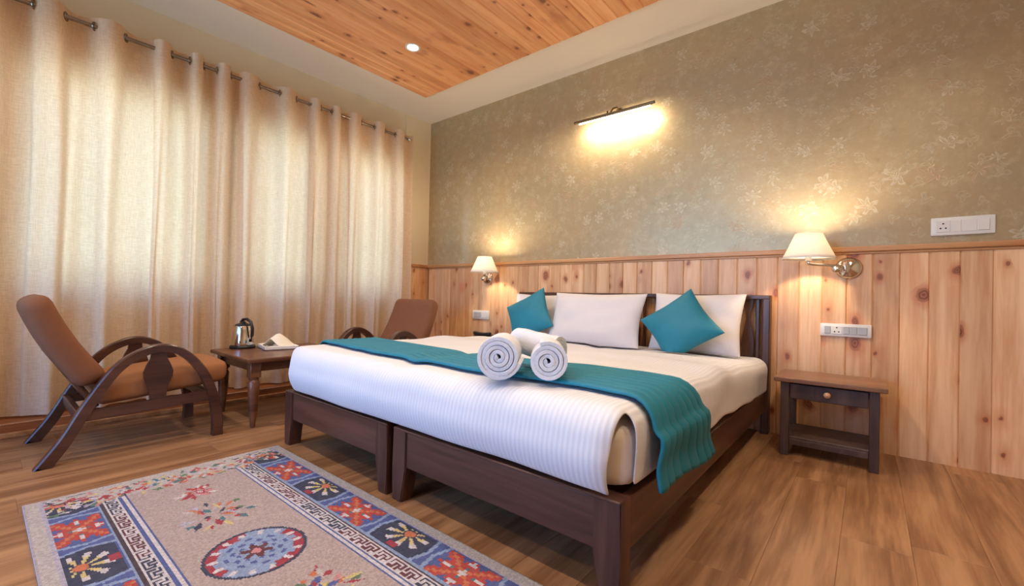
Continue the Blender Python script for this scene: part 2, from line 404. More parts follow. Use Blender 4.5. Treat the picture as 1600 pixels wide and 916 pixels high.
# left wall with its window openings (built as piers, sill wall and lintel)
bm = box(-0.2, 0.0, RY, -0.16, -0.1, WZ0); box(-0.2, 0.0, RY, -0.16, WZ1, RZ+0.2, bm=bm)
edges = sorted([e for w_ in LEFT_WINDOWS for e in w_]); stops = [RY]+edges+[-0.16]
for k in range(0, len(stops), 2): box(-0.2, 0.0, stops[k], stops[k+1], WZ0, WZ1, bm=bm)
box(-0.2, 0.018, -0.335, 0.0, -0.1, RZ, 0.0, bm=bm)
wall_left = struct(obj('wall_left', bm, M['cream_wall']))
for k in range(3):
    arr('plank', vm, (0.018, -VW/2-k*VW, 0), wall_left, (0, 0, PI/2))
cp = box(0.016, 0.052, -0.345, 0.0, 1.122, 1.152, 0.006, 2); struct(obj('trim_2', cp, M['rail_wood']))
wn = 0
def window(a, b, z0, z1, side):
    """timber frame, mullion and panes in a wall opening; a..b along the wall"""
    global wn; wn += 1
    def bx(u0, u1, d0, d1, w0, w1, bm=None, bev=0.004):
        return box(d0, d1, u0, u1, w0, w1, bev, 1, bm) if side == 'left' else box(u0, u1, d0, d1, w0, w1, bev, 1, bm)
    D = (-0.15, -0.08) if side == 'left' else (RY-0.15, RY-0.08)
    fr = bx(a, a+0.05, *D, z0, z1); bx(b-0.05, b, *D, z0, z1, fr); bx(a+0.05, b-0.05, *D, z0, z0+0.05, fr); bx(a+0.05, b-0.05, *D, z1-0.05, z1, fr)
    f = struct(obj('window_%d' % wn, fr, M['pvc']))
    m = (a+b)/2; dm = (D[0]+D[1])/2
    obj('mullion', bx(m-0.02, m+0.02, *D, z0+0.05, z1-0.05), M['pvc'], f)
    for u0, u1 in ((a+0.05, m-0.02), (m+0.02, b-0.05)):
        obj('pane', bx(u0, u1, dm-0.003, dm+0.003, z0+0.05, z1-0.05, bev=0), M['glass'], f)
for a, b in LEFT_WINDOWS: window(a, b, WZ0, WZ1, 'left')

# wooden ledge along the foot of the window wall
lg = box(0.0, 0.285, RY, -0.36, 0.0, 0.075, 0.004, 1)
ledge = struct(obj('trim_3', lg, M['ledge_wood']))
struct(obj('trim_4', box(0.285, 0.305, RY, -0.36, 0.0, 0.028, 0.004, 2), M['rail_wood']))

struct(obj('wall_right', box(RX, RX+0.2, RY-0.2, 0.0, -0.1, RZ+0.2), M['cream_wall']))
bm = box(-0.2, RX, RY-0.2, RY, -0.1, 0.15); box(-0.2, RX, RY-0.2, RY, 2.35, RZ+0.2, bm=bm)
st = [-0.2]+[e for w_ in FRONT_WINDOWS for e in w_]+[RX]
for k in range(0, len(st), 2): box(st[k], st[k+1], RY-0.2, RY, 0.15, 2.35, bm=bm)
struct(obj('wall_front', bm, M['cream_wall']))
for a, b in FRONT_WINDOWS: window(a, b, 0.15, 2.35, 'front')

# ceiling: white border, pine boards in the middle
ceiling = struct(obj('ceiling', box(-0.2, RX+0.2, RY-0.2, 0.2, RZ, RZ+0.2), M['plaster']))
CX0, CX1, CY0, CY1 = 0.5, 4.78, -4.72, -0.485
cw = 0.092; L = CY1-CY0
pl = prism([(-cw/2, 0.0), (-cw/2, -0.006), (-cw/2+0.007, -0.012), (cw/2-0.007, -0.012), (cw/2, -0.006), (cw/2, 0.0)], -L/2, L/2, 'xz')
cm = mesh_of(pl, M['pine_ceiling'], 'plank')
nc = int(round((CX1-CX0)/cw))
for k in range(nc): arr('plank', cm, (CX0+cw*(k+0.5), (CY0+CY1)/2, RZ), ceiling)

# ------------------------------------------------------------------ ceiling downlights
def downlight(x, y, label):
    t = thing('ceiling_downlight', label, 'ceiling light', (x, y, RZ-0.011), 0, 'recessed ceiling downlights')
    obj('trim_ring', lathe([(0.040, -0.002), (0.054, -0.008), (0.058, -0.004), (0.058, 0.0), (0.040, 0.0)], 28, cap=False), M['white_plastic'], t, True)
    obj('lens', lathe([(0.0, -0.004), (0.041, -0.004), (0.041, 0.0), (0.0, 0.0)], 28), M['lamp_glow'], t)
    l = bpy.data.lights.new('downlight_lamp', 'SPOT'); l.energy = P_DOWN*4; l.color = WARM; l.spot_size = 2.6; l.spot_blend = 0.8; l.shadow_soft_size = 0.04
    o = bpy.data.objects.new('downlight_lamp', l); o.location = (0, 0, -0.02); C.objects.link(o); o.parent = t
    return t
downlight(1.107, -1.109, 'small lit round downlight in the orange pine ceiling')
for x, y, wh in ((2.65, -1.7, 'right bed'), (4.2, -1.7, 'floor by the nightstand'), (1.107, -2.9, 'near armchair'), (2.65, -2.9, 'patterned rug'), (4.2, -2.9, 'bare floor beside the bed'), (2.65, -4.3, 'floor in front of the rug')):
    downlight(x, y, 'round recessed downlight in the pine ceiling over the '+wh)

# ------------------------------------------------------------------ picture light
pt = thing('picture_light', 'slim bronze wall light bar glowing high on the floral wallpaper', 'wall light', (2.315, 0, 2.305))
obj('wall_plate', lathe([(0.0, 0.0), (0.032, 0.0), (0.032, 0.012), (0.02, 0.02), (0.0, 0.022)], 20, (0, -1, 0)), M['bronze'], pt, True, 40)
obj('arm', tube([(0, -0.015, 0), (0, -0.06, 0.02), (-0.01, -0.10, 0.0), (-0.015, -0.125, -0.035)], 0.008, 8), M['bronze'], pt, True)
obj('clip', tube([(-0.045, -0.125, -0.02), (-0.045, -0.125, -0.05)], 0.007, 8), M['bronze'], pt, True)
obj('bar', tube([(-0.335, -0.135, -0.052), (0.335, -0.135, -0.052)], 0.011, 12), M['bronze'], pt, True, 40)
obj('led_strip', box(-0.30, 0.30, -0.126, -0.112, -0.068, -0.060, 0.002, 1), M['led_glow'], pt)
l = bpy.data.lights.new('picture_lamp', 'AREA'); l.shape = 'RECTANGLE'; l.size = 0.56; l.size_y = 0.02; l.energy = P_PICTURE; l.color = (1.0, 0.83, 0.58)
o = bpy.data.objects.new('picture_lamp', l); o.location = (0, -0.10, -0.075); o.rotation_euler = (math.radians(52), 0, 0); C.objects.link(o); o.parent = pt

# ------------------------------------------------------------------ swing-arm wall lamps
def sconce(x, dx, label, z0=1.03):
    t = thing('wall_lamp', label, 'wall lamp', (x, 0, z0), 0, 'bedside wall lamps')
    Y0 = -0.016
    obj('wall_disc', lathe([(0.0, 0.0), (0.062, 0.0), (0.064, 0.008), (0.052, 0.022), (0.03, 0.036), (0.0, 0.04)], 28, (0, -1, 0), (0, Y0, 0)), M['chrome'], t, True, 60)
    k = -1 if dx < 0 else 1
    obj('pivot', lathe([(0.0, -0.03), (0.016, -0.028), (0.02, -0.01), (0.02, 0.01), (0.016, 0.028), (0.0, 0.03)], 16, None, (k*0.012, -0.085, 0.0)), M['chrome'], t, True, 60)
    obj('arm', tube([(0, -0.045, 0), (k*0.012, -0.085, 0.0), (k*0.05, -0.135, 0.005), (dx*0.75, -0.205, 0.01), (dx, -0.235, 0.015), (dx, -0.24, 0.035)], 0.0085, 10), M['chrome'], t, True)
    obj('arm_knuckle', lathe([(0.0, -0.022), (0.02, -0.018), (0.027, 0.0), (0.02, 0.018), (0.0, 0.022)], 16, None, (k*0.05, -0.135, -0.012)), M['chrome'], t, True, 60)
    sx, sy = dx, -0.24
    obj('lamp_holder', lathe([(0.0, 0.03), (0.016, 0.03), (0.016, 0.085), (0.0, 0.09)], 16, None, (sx, sy, 0)), M['white_plastic'], t, True, 40)
    n = 40; prof = [(0.128, 0.042), (0.118, 0.066), (0.100, 0.105), (0.082, 0.145), (0.066, 0.185)]
    sh = bmesh.new()
    rings = [[sh.verts.new((sx+r*math.cos(2*PI*q/n), sy+r*math.sin(2*PI*q/n), z)) for q in range(n)] for r, z in prof]
    for a, c in zip(rings, rings[1:]):
        for q in range(n): sh.faces.new((a[q], a[(q+1) % n], c[(q+1) % n], c[q]))
    so = obj('lamp_shade', sh, M['shade'], t, True)
    md = so.modifiers.new('thickness', 'SOLIDIFY'); md.thickness = 0.0015
    hem = lathe([(0.1285, 0.040), (0.130, 0.043), (0.1275, 0.049), (0.126, 0.043), (0.1285, 0.040)], 40, None, (sx, sy, 0), cap=False)
    obj('shade_hem', hem, M['china'], t, True)
    obj('bulb', lathe([(0.0, 0.085), (0.013, 0.088), (0.022, 0.105), (0.022, 0.12), (0.014, 0.135), (0.0, 0.14)], 16, None, (sx, sy, 0)), M['lamp_glow'], t, True)
    l = bpy.data.lights.new('sconce_lamp', 'POINT'); l.energy = P_SCONCE; l.color = (1.0, 0.82, 0.58); l.shadow_soft_size = 0.025
    o = bpy.data.objects.new('sconce_lamp', l); o.location = (sx, sy, 0.155); C.objects.link(o); o.parent = t
sconce(3.775, -0.175, 'chrome swing-arm wall lamp with cream cone shade above the right nightstand')
sconce(0.955, 0.155, 'chrome swing-arm wall lamp with cream shade, the farther one near the curtain', 1.0)

# ------------------------------------------------------------------ switch plates
def plate(x0, x1, z0, z1, y, mods, label, extra=None):
    t = thing('switch_plate', label, 'switch plate', ((x0+x1)/2, y, (z0+z1)/2))
    wd, ht = x1-x0, z1-z0
    obj('plate', box(-wd/2, wd/2, -0.014, 0.0, -ht/2, ht/2, 0.004, 2), M['white_plastic'], t, True, 40)
    u0 = -wd/2+0.018; mw = (wd-0.036)/sum(m for m, _ in mods)
    for m, kind in mods:
        u1 = u0+m*mw
        if kind == 'switch':
            obj('rocker', box(u0+0.002, u1-0.002, -0.019, -0.013, -ht*0.30, ht*0.30, 0.002, 1), M['grey_plastic'] if ht < 0.09 else M['white_plastic'], t)
        elif kind == 'blank':
            obj('blank_module', box(u0+0.001, u1-0.001, -0.0165, -0.013, -ht*0.32, ht*0.32, 0.001, 1), M['white_plastic'], t)
        else:
            f = obj('socket', box(u0+0.002, u1-0.002, -0.017, -0.013, -ht*0.33, ht*0.33, 0.002, 1), M['white_plastic'], t)
            um = (u0+u1)/2
            for dx, dz in ((0, 0.014), (-0.010, -0.010), (0.010, -0.010)):
                obj('socket_hole', lathe([(0.0, 0.0), (0.004, 0.0), (0.004, 0.0012), (0.0, 0.0014)], 10, (0, -1, 0), (um+dx, -0.0166, dz)), M['black'], f)
        u0 = u1
    return t
plate(3.645, 3.882, 0.632, 0.706, -0.016, [(1, 'switch'), (1.6, 'socket'), (1, 'switch'), (1, 'switch'), (1.3, 'switch')], 'long white switch plate on pine panelling above the right nightstand')
plate(0.765, 0.985, 0.592, 0.678, -0.016, [(1, 'switch'), (1, 'switch'), (1.6, 'blank')], 'white switch plate on pine panelling below the farther wall lamp')
plate(4.118, 4.352, 1.192, 1.286, 0.0, [(1.5, 'socket'), (1, 'blank'), (1.5, 'blank'), (1.2, 'switch')], 'long white socket plate on wallpaper just above the pine rail')

# ------------------------------------------------------------------ curtain rod and curtains
RODX, RODZ = 0.185, 2.412
rt = thing('curtain_rod', 'long dark steel curtain rod across the whole window wall', 'curtain rod', (RODX, -2.6, RODZ))
obj('pole', tube([(0, RY+0.1+2.6, 0), (0, -0.44+2.6, 0)], 0.0125, 14), M['steel'], rt, True, 40)
obj('finial', lathe([(0.0, 0.0), (0.018, 0.002), (0.024, 0.018), (0.018, 0.034), (0.0, 0.04)], 16, (0, 1, 0), (0, -0.44+2.6, 0)), M['chrome'], rt, True)
for yb in (-0.5, -1.45, -2.48, -3.7):
    b = box(-RODX, -RODX+0.012, yb+2.6-0.02, yb+2.6+0.02, -0.05, 0.05, 0.003, 1); tube([(-RODX+0.01, yb+2.6, 0), (0, yb+2.6, -0.004)], 0.008, 8, b)
    obj('bracket', b, M['chrome'], rt)

def curtain(y0, y1, folds, label, seed, amp=0.052, turn=False, phase=0.0):
    """a panel of cloth weaving over the rod from y0 (far from wall_back) to y1"""
    rng = random.Random(seed)
    t = thing('curtain', label, 'curtain', (RODX, (y0+y1)/2, RODZ), 0, 'beige eyelet curtains on the window wall')
    ym = (y0+y1)/2; nper = 18; nu = folds*nper+1; nv = 26
    ph = [rng.uniform(-0.5, 0.5) for _ in range(folds+2)]
    wd = [rng.uniform(0.7, 1.3) for _ in range(folds)]; tot = sum(wd); cum = [0]
    for q in wd: cum.append(cum[-1]+q/tot)
    ztop, zbot = 0.055, 0.088-RODZ
    def fn(i, j):
        f = i/(nper); k = min(int(f), folds-1); fr = f-k
        yy = y0+(y1-y0)*(cum[k]+(cum[k+1]-cum[k])*fr)
        s = j/(nv-1); z = ztop+(zbot-ztop)*s**0.9
        dn = 0.5+0.5*math.tanh((s-0.2)*5)
        a = amp*(1+0.3*ph[k]*dn)
        # soft square wave at the heading, relaxed folds lower down
        sn = math.sin(2*PI*fr+phase)
        xx = a*(sn/(0.55+0.45*abs(sn)))*(1-0.25*dn)
        xx += dn*(0.020*math.sin(4*PI*fr+ph[k]*5+s*1.2)+0.018*nz(yy*5, s*1.3, seed))
        yy += dn*(0.020*math.sin(2*PI*fr+1.2+ph[k+1]*3)+0.022*nz(s*1.6, yy*3, seed+5))
        if turn and i > nu-10:
            tq = (i-(nu-10))/9.0
            xx = xx*(1-tq)-0.11*tq; yy = yy-0.01*tq
        return Vector((xx, yy-ym, z))
    o = obj('cloth', grid(nu, nv, fn), M['curtain'], t, True)
    # steel eyelets where the cloth crosses the rod
    for k in range(folds):
        for fr in (0.0, 0.5):
            yy = y0+(y1-y0)*(cum[k]+(cum[k+1]-cum[k])*fr)-ym
            if fr == 0.0 and k == 0: continue
            g = lathe([(0.017, -0.003), (0.027, -0.003), (0.027, 0.003), (0.017, 0.003), (0.017, -0.003)], 18, (0.55, 1, 0), (0, yy, 0), cap=False)
            obj('eyelet', g, M['steel'], t, True, 40)
    return t
curtain(-4.9, -3.55, 4, 'beige eyelet curtain at the near end of the window wall, outside the view', 11)
curtain(-3.58, -2.49, 4, 'wide beige eyelet curtain at the left edge, behind the near armchair', 23)
curtain(-2.50, -1.955, 3, 'beige eyelet curtain left of the kettle, second from the left edge', 35)
curtain(-1.99, -1.43, 2, 'bright beige eyelet curtain directly behind the tea table', 47, 0.04)
curtain(-1.45, -1.085, 2, 'narrow beige eyelet curtain behind the far armchair arms', 59, 0.045)
curtain(-1.10, -0.375, 3, 'beige eyelet curtain nearest the floral wall corner', 61, 0.045)

# ------------------------------------------------------------------ beds
FY = -2.135                                                       # outer face of the footboards
def bed(x0, x1, label, name='bed'):
    t = thing('single_bed', label, 'bed', ((x0+x1)/2, -1.1, 0), 0, 'twin beds pushed together')
    xm = (x0+x1)/2; h = (x1-x0)/2; Y = 1.1
    lw = 0.082
    for s in (-1, 1):
        def leg(i, j):
            pass
        a0, a1 = (-h, -h+lw) if s < 0 else (h-lw, h)
        poly = [(a0, 0.287), (a1, 0.287), (a1, 0.135), (a1 if s > 0 else a1-0.026, 0.0), (a0 if s < 0 else a0+0.026, 0.0), (a0, 0.135)]
        obj('leg', prism(poly, FY+Y-0.002, FY+Y+0.062, 'xz', 0.004), M['walnut'], t)
    obj('foot_rail', box(-h+lw-0.003, h-lw+0.003, FY+Y+0.004, FY+Y+0.036, 0.140, 0.281, 0.004, 2), M['walnut_x'], t)
    obj('rail_cap', box(-h+0.002, h-0.002, FY+Y-0.004, FY+Y+0.05, 0.280, 0.289, 0.003, 1), M['walnut_x'], t)
    for s in (-1, 1):
        xs = s*(h-0.018)
        obj('side_rail', box(xs-0.016, xs+0.016, FY+Y+0.06, Y-0.09, 0.140, 0.281, 0.004, 2), M['walnut_y'], t)
        obj('headboard_post', box(s*(h+0.018)-(0.042 if s > 0 else 0), s*(h+0.018)+(0.042 if s < 0 else 0), Y-0.092, Y-0.02, 0.0, 0.845, 0.006, 2), M['walnut'], t)
    obj('base_board', box(-h+0.036, h-0.036, FY+Y+0.05, Y-0.1, 0.250, 0.272), M['walnut_y'], t)
    obj('headboard_rail', box(-h-0.018, h+0.018, Y-0.094, Y-0.022, 0.838, 0.866, 0.006, 2), M['walnut_x'], t)
    obj('headboard_crossbar', box(-h+0.055, h-0.055, Y-0.075, Y-0.035, 0.36, 0.42, 0.004, 1), M['walnut_x'], t)
    edge = h+0.018-0.042                                          # inner face of the posts
    xs_ = [(-edge+0.030, 0), (-edge+0.085, 1), (-edge+0.16, 0), (-0.20, 1), (-0.12, 0), (0.0, 1), (0.12, 0), (0.20, 1), (edge-0.16, 0), (edge-0.085, 1), (edge-0.030, 0)]
    for xc, shaped in xs_:
        if not shaped:
            obj('slat', box(xc-0.010, xc+0.010, Y-0.066, Y-0.044, 0.42, 0.84, 0.003, 1), M['walnut'], t)
        else:
            half = [(0.026, 0.42), (0.031, 0.47), (0.036, 0.54), (0.032, 0.60), (0.020, 0.66), (0.012, 0.71), (0.014, 0.75), (0.024, 0.79), (0.030, 0.84)]
            poly = [(xc+a, z) for a, z in half]+[(xc-a, z) for a, z in reversed(half)]
            obj('shaped_slat', prism(poly, Y-0.066, Y-0.044, 'xz'), M['walnut'], t)
    return t
bed(1.425, 2.352, 'dark walnut single bed on the left, its foot leg by the rug corner')
bed(2.392, 3.375, 'dark walnut single bed on the right, beside the front nightstand')

def ztop(x, y):
    tt = min(1, max(0, (-y-0.1)/1.1)); z = 0.472+0.055*tt*tt*(3-2*tt)
    z -= 0.012*math.exp(-((x-2.37)/0.05)**2)
    z += 0.006*math.sin(y*16+3*nz(x*1.3, y, 5.0))*math.exp(-((y+1.05)/0.45)**2)
    z += 0.010*nz(x*2.2, y*2.2, 1.0)+0.004*nz(x*7, y*5, 3.0)
    return z
def mattress(x0, x1, label):
    def fn(p):
        k = (p.z-0.289)/(0.20)
        p.z = 0.289+k*(0.165+0.03*min(1, max(0, (-p.y-0.1)/1.1))); return p
    o = obj('mattress', roundbox(x0, x1, -2.105, -0.1, 0.289, 0.489, 0.055, (14, 26, 8), fn), M['mattress'], None, True)
    return tag(o, label, 'mattress', 'mattresses under the sheet')
mattress(1.435, 2.362, 'cream mattress on the left bed, hidden under the white sheet')
mattress(2.378, 3.372, 'cream mattress showing at the right front corner under the folded sheet')

def bed_sheet():
    bm = bmesh.new()
    xl, xr = 1.405, 3.388; r = 0.075
    cols = []                                                     # (x, drop, on_top)
    for d in (0.19, 0.15, 0.11): cols.append((xl-0.004*math.sin(d*20), d, False))
    for k in range(0, 6):
        a = PI/2*k/5; cols.append((xl+r*(1-math.sin(a)), r*(1-math.cos(PI/2-a)) if False else r*(1-math.sin(a)) , False)) if False else cols.append((xl+r-r*math.cos(a), r-r*math.sin(a), k >= 3))
    for k in range(1, 56): cols.append((xl+r+(xr-xl-2*r)*k/56, 0.0, True))
    for k in range(5, -1, -1):
        a = PI/2*k/5; cols.append((xr-r+r*math.cos(a), r-r*math.sin(a), k >= 3))
    for d in (0.11, 0.15, 0.19, 0.215): cols.append((xr-0.006*(d-0.1)/0.1, d, False))
    rows = []                                                     # (y, drop, frontfall)
    yf = -2.075
    for k in range(44): rows.append((-0.085+(yf+0.085)*k/43, 0.0, False))
    rf = 0.10
    for k in range(1, 7):
        a = PI/2*k/6; rows.append((yf-rf*math.sin(a)*0.85, rf*(1-math.cos(a)), True))
    for d, yy in ((0.125, -2.168), (0.155, -2.166), (0.185, -2.158), (0.21, -2.146), (0.228, -2.134)): rows.append((yy, d, True))
    ni, nj = len(cols), len(rows)
    ntop = [k for k, c in enumerate(cols) if c[2]]; lo, hi = ntop[0], ntop[-1]
    def fn(i, j):
        x, dx, top = cols[i]; y, dy, ff = rows[j]
        zt = ztop(min(max(x, xl+r), xr-r), max(y, yf))
        if ff:
            ed = min(1.0, max(0.0, (x-(xl+0.02))/0.11))
            y2 = y+0.085*(1-ed)**2*min(1, dy/0.08)
            y2 += 0.010*nz(x*3.2, dy*4, 7.0)*min(1, dy/0.06)
            e2 = min(1.0, max(0.0, (xr-0.02-x)/0.06)); y2 += 0.03*(1-e2)**2*min(1, dy/0.08)
            xx = x-0.03*max(0, (x-3.25)/0.14)*min(1, dy/0.2)
            return Vector((xx, y2, zt-dx-dy*(zt-0.293)/0.232))
        xx = x+(0.006*nz(y*3, dx*5, 2.0) if dx > 0.08 else 0)
        # side hem lifts a little towards the head, as in a tucked sheet
        return Vector((xx, y, zt-dx*(0.95 if y > -0.5 else 1.0)))
    def skip(i, j):
        c = i < lo or i+1 > hi
        return c and (rows[j+1][2])
    b = grid(ni, nj, fn, bm, skip=skip)
    for v in [v for v in b.verts if not v.link_faces]: b.verts.remove(v)
    o = obj('bed_sheet', b, M['ribbed'], None, True)
    md = o.modifiers.new('thickness', 'SOLIDIFY'); md.thickness = 0.008; md.offset = -1
    sd = o.modifiers.new('soft', 'SUBSURF'); sd.levels = 1; sd.render_levels = 1
    return tag(o, 'white ribbed bed sheet spread over both beds and falling over their foot', 'bed sheet')
bed_sheet()

def runner():
    n1 = 70; xl, xr = 1.40, 3.394; nv = 81
    path = []                                                     # (x, z offset mode, drop)
    for d in (0.12, 0.08): path.append((xl-0.006, d))
    for k in range(5): a = PI/2*k/5; path.append((xl-0.006+0.08-0.08*math.cos(a), 0.08-0.08*math.sin(a)))
    for k in range(n1): path.append((xl+0.078+(xr-xl-0.156)*k/(n1-1), 0.0))
    for k in range(4, -1, -1): a = PI/2*k/5; path.append((xr+0.006-0.08+0.08*math.cos(a), 0.08-0.08*math.sin(a)))
    for k in range(1, 15): path.append((xr+0.010+0.006*math.sin(k*0.5), 0.08+0.0145*k))
    def fn(i, j):
        x, d = path[i]; s = j/(nv-1)                              # s=0 front edge
        t = min(1, max(0, (x-1.42)/1.95))
        yf = -1.945-0.075*math.sin(PI*t)-0.05*max(0, t-0.85)/0.15
        yb = -1.60-0.075*math.sin(PI*t)
        if x > 3.0 and d > 0: q = min(1, d/0.28); yf -= 0.015*q; yb += 0.17*q
        y = yf+(yb-yf)*s
        z = ztop(min(max(x, 1.48), 3.31), y)+0.011-d
        rid = 0.009*abs(math.sin(PI*s*8.0))**0.45
        fold = 0.007*math.sin(s*8+2.0)*min(1, max(0, d-0.05)/0.15) if x > 3 else 0
        hangx = rid*(1 if x > 3 else -1)*min(1, d/0.08)+fold
        if x > 3 and d > 0.08: z -= (0.035*s-0.035)*min(1, (d-0.08)/0.2)
        return Vector((x+hangx+(0.012 if d > 0.1 and x > 3 else 0), y, z+rid*(1-min(1, d/0.08))))
    o = obj('bed_runner', grid(len(path), nv, fn), M['teal'], None, True)
    md = o.modifiers.new('thickness', 'SOLIDIFY'); md.thickness = 0.006; md.offset = 1
    tag(o, 'teal quilted bed runner laid across the bed foot and hanging on the right', 'bed runner')
    hb = bmesh.new(); k0 = len(path)-2
    b = grid(2, nv, lambda i, j: fn(k0+i, j)+Vector((0.005, 0, 0)), hb)
    h = obj('hem', b, plain('teal_hem', srgb(70, 150, 145), 0.6), o, True); h.modifiers.new('thickness', 'SOLIDIFY').thickness = 0.004
runner()

# ------------------------------------------------------------------ pillows and cushions
def pillow_bm(wd, ht, th, n=22, pinch=0.12, p=2.6, seed=0, wr=0.01):
    b = bmesh.new()
    def side(s):
        def f(i, j):
            u = -1+2*i/(n-1); v = -1+2*j/(n-1)
            u = math.sin(u*PI/2); v = math.sin(v*PI/2)
            t = max(0, (1-abs(u)**p))**0.55*max(0, (1-abs(v)**p))**0.55
            px = u*(1-pinch*(1-abs(v)**1.5)*0.6*abs(u)); py = v*(1-pinch*(1-abs(u)**1.5)*0.6*abs(v))
            w_ = wr*t*nz(u*2.5+seed, v*2.5, s*3.0+seed)
            return Vector((px*wd/2, py*ht/2, s*(th/2*t)+w_))
        return grid(n, n, f, b)
    side(1); side(-1)
    bmesh.ops.remove_doubles(b, verts=b.verts, dist=1e-4)
    return b
def place(o, loc, lean, roll=0.0, yaw=0.0, zmin=None):
    """stand a pillow up: local y up, leaning back by `lean`"""
    m = Matrix.Translation(loc) @ Matrix.Rotation(yaw, 4, 'Z') @ Matrix.Rotation(PI/2-lean, 4, 'X') @ Matrix.Rotation(roll, 4, 'Z')
    me = o.data
    for v in me.vertices:
        q = m @ v.co
        if zmin is not None:
            zm = zmin(q.x, q.y)
            if q.z < zm: q.z = zm+(q.z-zm)*0.03
        v.co = q-Vector(loc)
    o.location = loc
def zs(x, y): return ztop(x, y)+0.012
for (x, y, z, wd, ht, th, lean, yaw, lb, sd) in (
        (1.735, -0.185, 0.655, 0.62, 0.40, 0.15, 0.22, 0.0, 'white bed pillow behind the left teal cushion', 1),
        (2.305, -0.335, 0.665, 0.74, 0.42, 0.17, 0.36, 0.03, 'large white bed pillow standing between the two teal cushions', 2),
        (2.985, -0.225, 0.67, 0.58, 0.42, 0.18, 0.32, -0.02, 'white bed pillow behind the right teal cushion', 3)):
    o = obj('pillow', pillow_bm(wd, ht, th, seed=sd*7.1, wr=0.02), M['pillow'], None, True)
    place(o, Vector((x, y, z)), lean, 0, yaw, zs); tag(o, lb, 'pillow', 'white pillows against the headboards')
for (x, y, z, a, roll, lean, lb, sd) in (
        (1.755, -0.40, 0.668, 0.375, math.radians(30), 0.42, 'teal cushion tilted on its corner at the left of the bed', 11),
        (2.955, -0.425, 0.662, 0.375, math.radians(39), 0.45, 'teal cushion tilted on its corner at the right of the bed', 12)):
    o = obj('cushion', pillow_bm(a, a, 0.13, pinch=0.16, seed=sd, wr=0.008), M['teal'], None, True)
    place(o, Vector((x, y, z)), lean, roll, 0.0, zs); tag(o, lb, 'cushion', 'teal cushions')

# ------------------------------------------------------------------ rolled towels
def towel(loc, axis, r, length, label, seed):
    th = 0.0125; turns = r/ (th*1.25); n = int(turns*26)
    ax = Vector(axis).normalized(); up = Vector((0, 0, 1)); up = (up-ax*up.dot(ax)).normalized(); sd = ax.cross(up)
    nl = 9
    def fn(i, j):
        a = 2*PI*turns*i/n; rr = 0.006+(r-0.006)*(i/n)
        rr += 0.0032*nz(i*0.06, j*0.7, seed)
        u = j/(nl-1)-0.5
        bulge = 0.004*math.sin(i*0.35+seed)
        return sd*(rr*math.cos(a+2.2))+up*(rr*math.sin(a+2.2))+ax*(u*(length+bulge))
    o = obj('rolled_towel', grid(n+1, nl, fn), M['towel'], None, True)
    md = o.modifiers.new('thickness', 'SOLIDIFY'); md.thickness = th*1.0; md.offset = 0
    bv = o.modifiers.new('soft', 'BEVEL'); bv.width = 0.003; bv.segments = 2; bv.limit_method = 'ANGLE'
    o.location = loc; return tag(o, label, 'towel', 'rolled white towels')
TZ = 0.545
towel((2.876, -2.046, TZ+0.074), (-0.55, 0.83, 0), 0.072, 0.17, 'left of the two rolled white towels on the runner, spiral end showing', 1)
towel((3.012, -1.960, TZ+0.065), (-0.58, 0.81, 0), 0.062, 0.16, 'right and smaller rolled white towel on the runner, spiral end showing', 2)
towel((2.895, -1.862, TZ+0.092), (0.88, -0.02, -0.10), 0.052, 0.20, 'rolled white towel lying crosswise behind the two others', 3)

# ------------------------------------------------------------------ nightstands
def nightstand(loc, label):
    t = thing('nightstand', label, 'nightstand', loc, 0, 'bedside nightstands')
    W, D, H = 0.415, 0.34, 0.42
    obj('top', box(-W/2-0.03, W/2+0.03, -D/2-0.025, D/2+0.0, H-0.024, H, 0.005, 2), M['standtop'], t)
    for sx in (-1, 1):
        for sy in (-1, 1):
            cx, cy = sx*(W/2-0.02), sy*(D/2-0.02)
            obj('leg', box(cx-0.02, cx+0.02, cy-0.02, cy+0.02, 0.0, H-0.024, 0.003, 1), M['standbody'], t)
        obj('side_apron', box(sx*(W/2-0.02)-0.009, sx*(W/2-0.02)+0.009, -D/2+0.04, D/2-0.04, H-0.115, H-0.024), M['standbody'], t)
    obj('back_apron', box(-W/2+0.04, W/2-0.04, D/2-0.03, D/2-0.012, H-0.115, H-0.024), M['standbody'], t)
    d = obj('drawer', box(-W/2+0.042, W/2-0.042, -D/2+0.006, D/2-0.04, H-0.112, H-0.032, 0.003, 1), M['standbody'], t)
    obj('knob', lathe([(0.006, 0.0), (0.006, 0.008), (0.013, 0.012), (0.016, 0.02), (0.012, 0.027), (0.0, 0.03)], 18, (0, -1, 0), (0, -D/2+0.006, H-0.070)), M['knobwood'], d, True, 60)
    obj('shelf', box(-W/2+0.005, W/2-0.005, -D/2+0.012, D/2-0.005, 0.088, 0.104, 0.003, 1), M['standbody'], t)
    obj('shelf_rail', box(-W/2+0.04, W/2-0.04, -D/2+0.010, -D/2+0.028, 0.060, 0.090, 0.002, 1), M['standbody'], t)
    return t
nightstand((3.708, -0.262, 0), 'dark wooden nightstand with one knobbed drawer on the right of the bed')
nightstand((1.115, -0.262, 0), 'dark wooden nightstand mostly hidden behind the left bed')
tb = thing('telephone', 'small dark telephone on the half hidden left nightstand', 'telephone', (1.17, -0.27, 0.42))
obj('body', roundbox(-0.09, 0.09, -0.08, 0.08, 0.0, 0.05, 0.02, (6, 6, 5)), M['black'], tb, True)
obj('handset', roundbox(-0.1, 0.1, -0.07, -0.02, 0.045, 0.085, 0.018, (8, 5, 5), lambda p: Vector((p.x, p.y, p.z-0.012*(1-(p.x/0.1)**2)))), M['black'], tb, True)

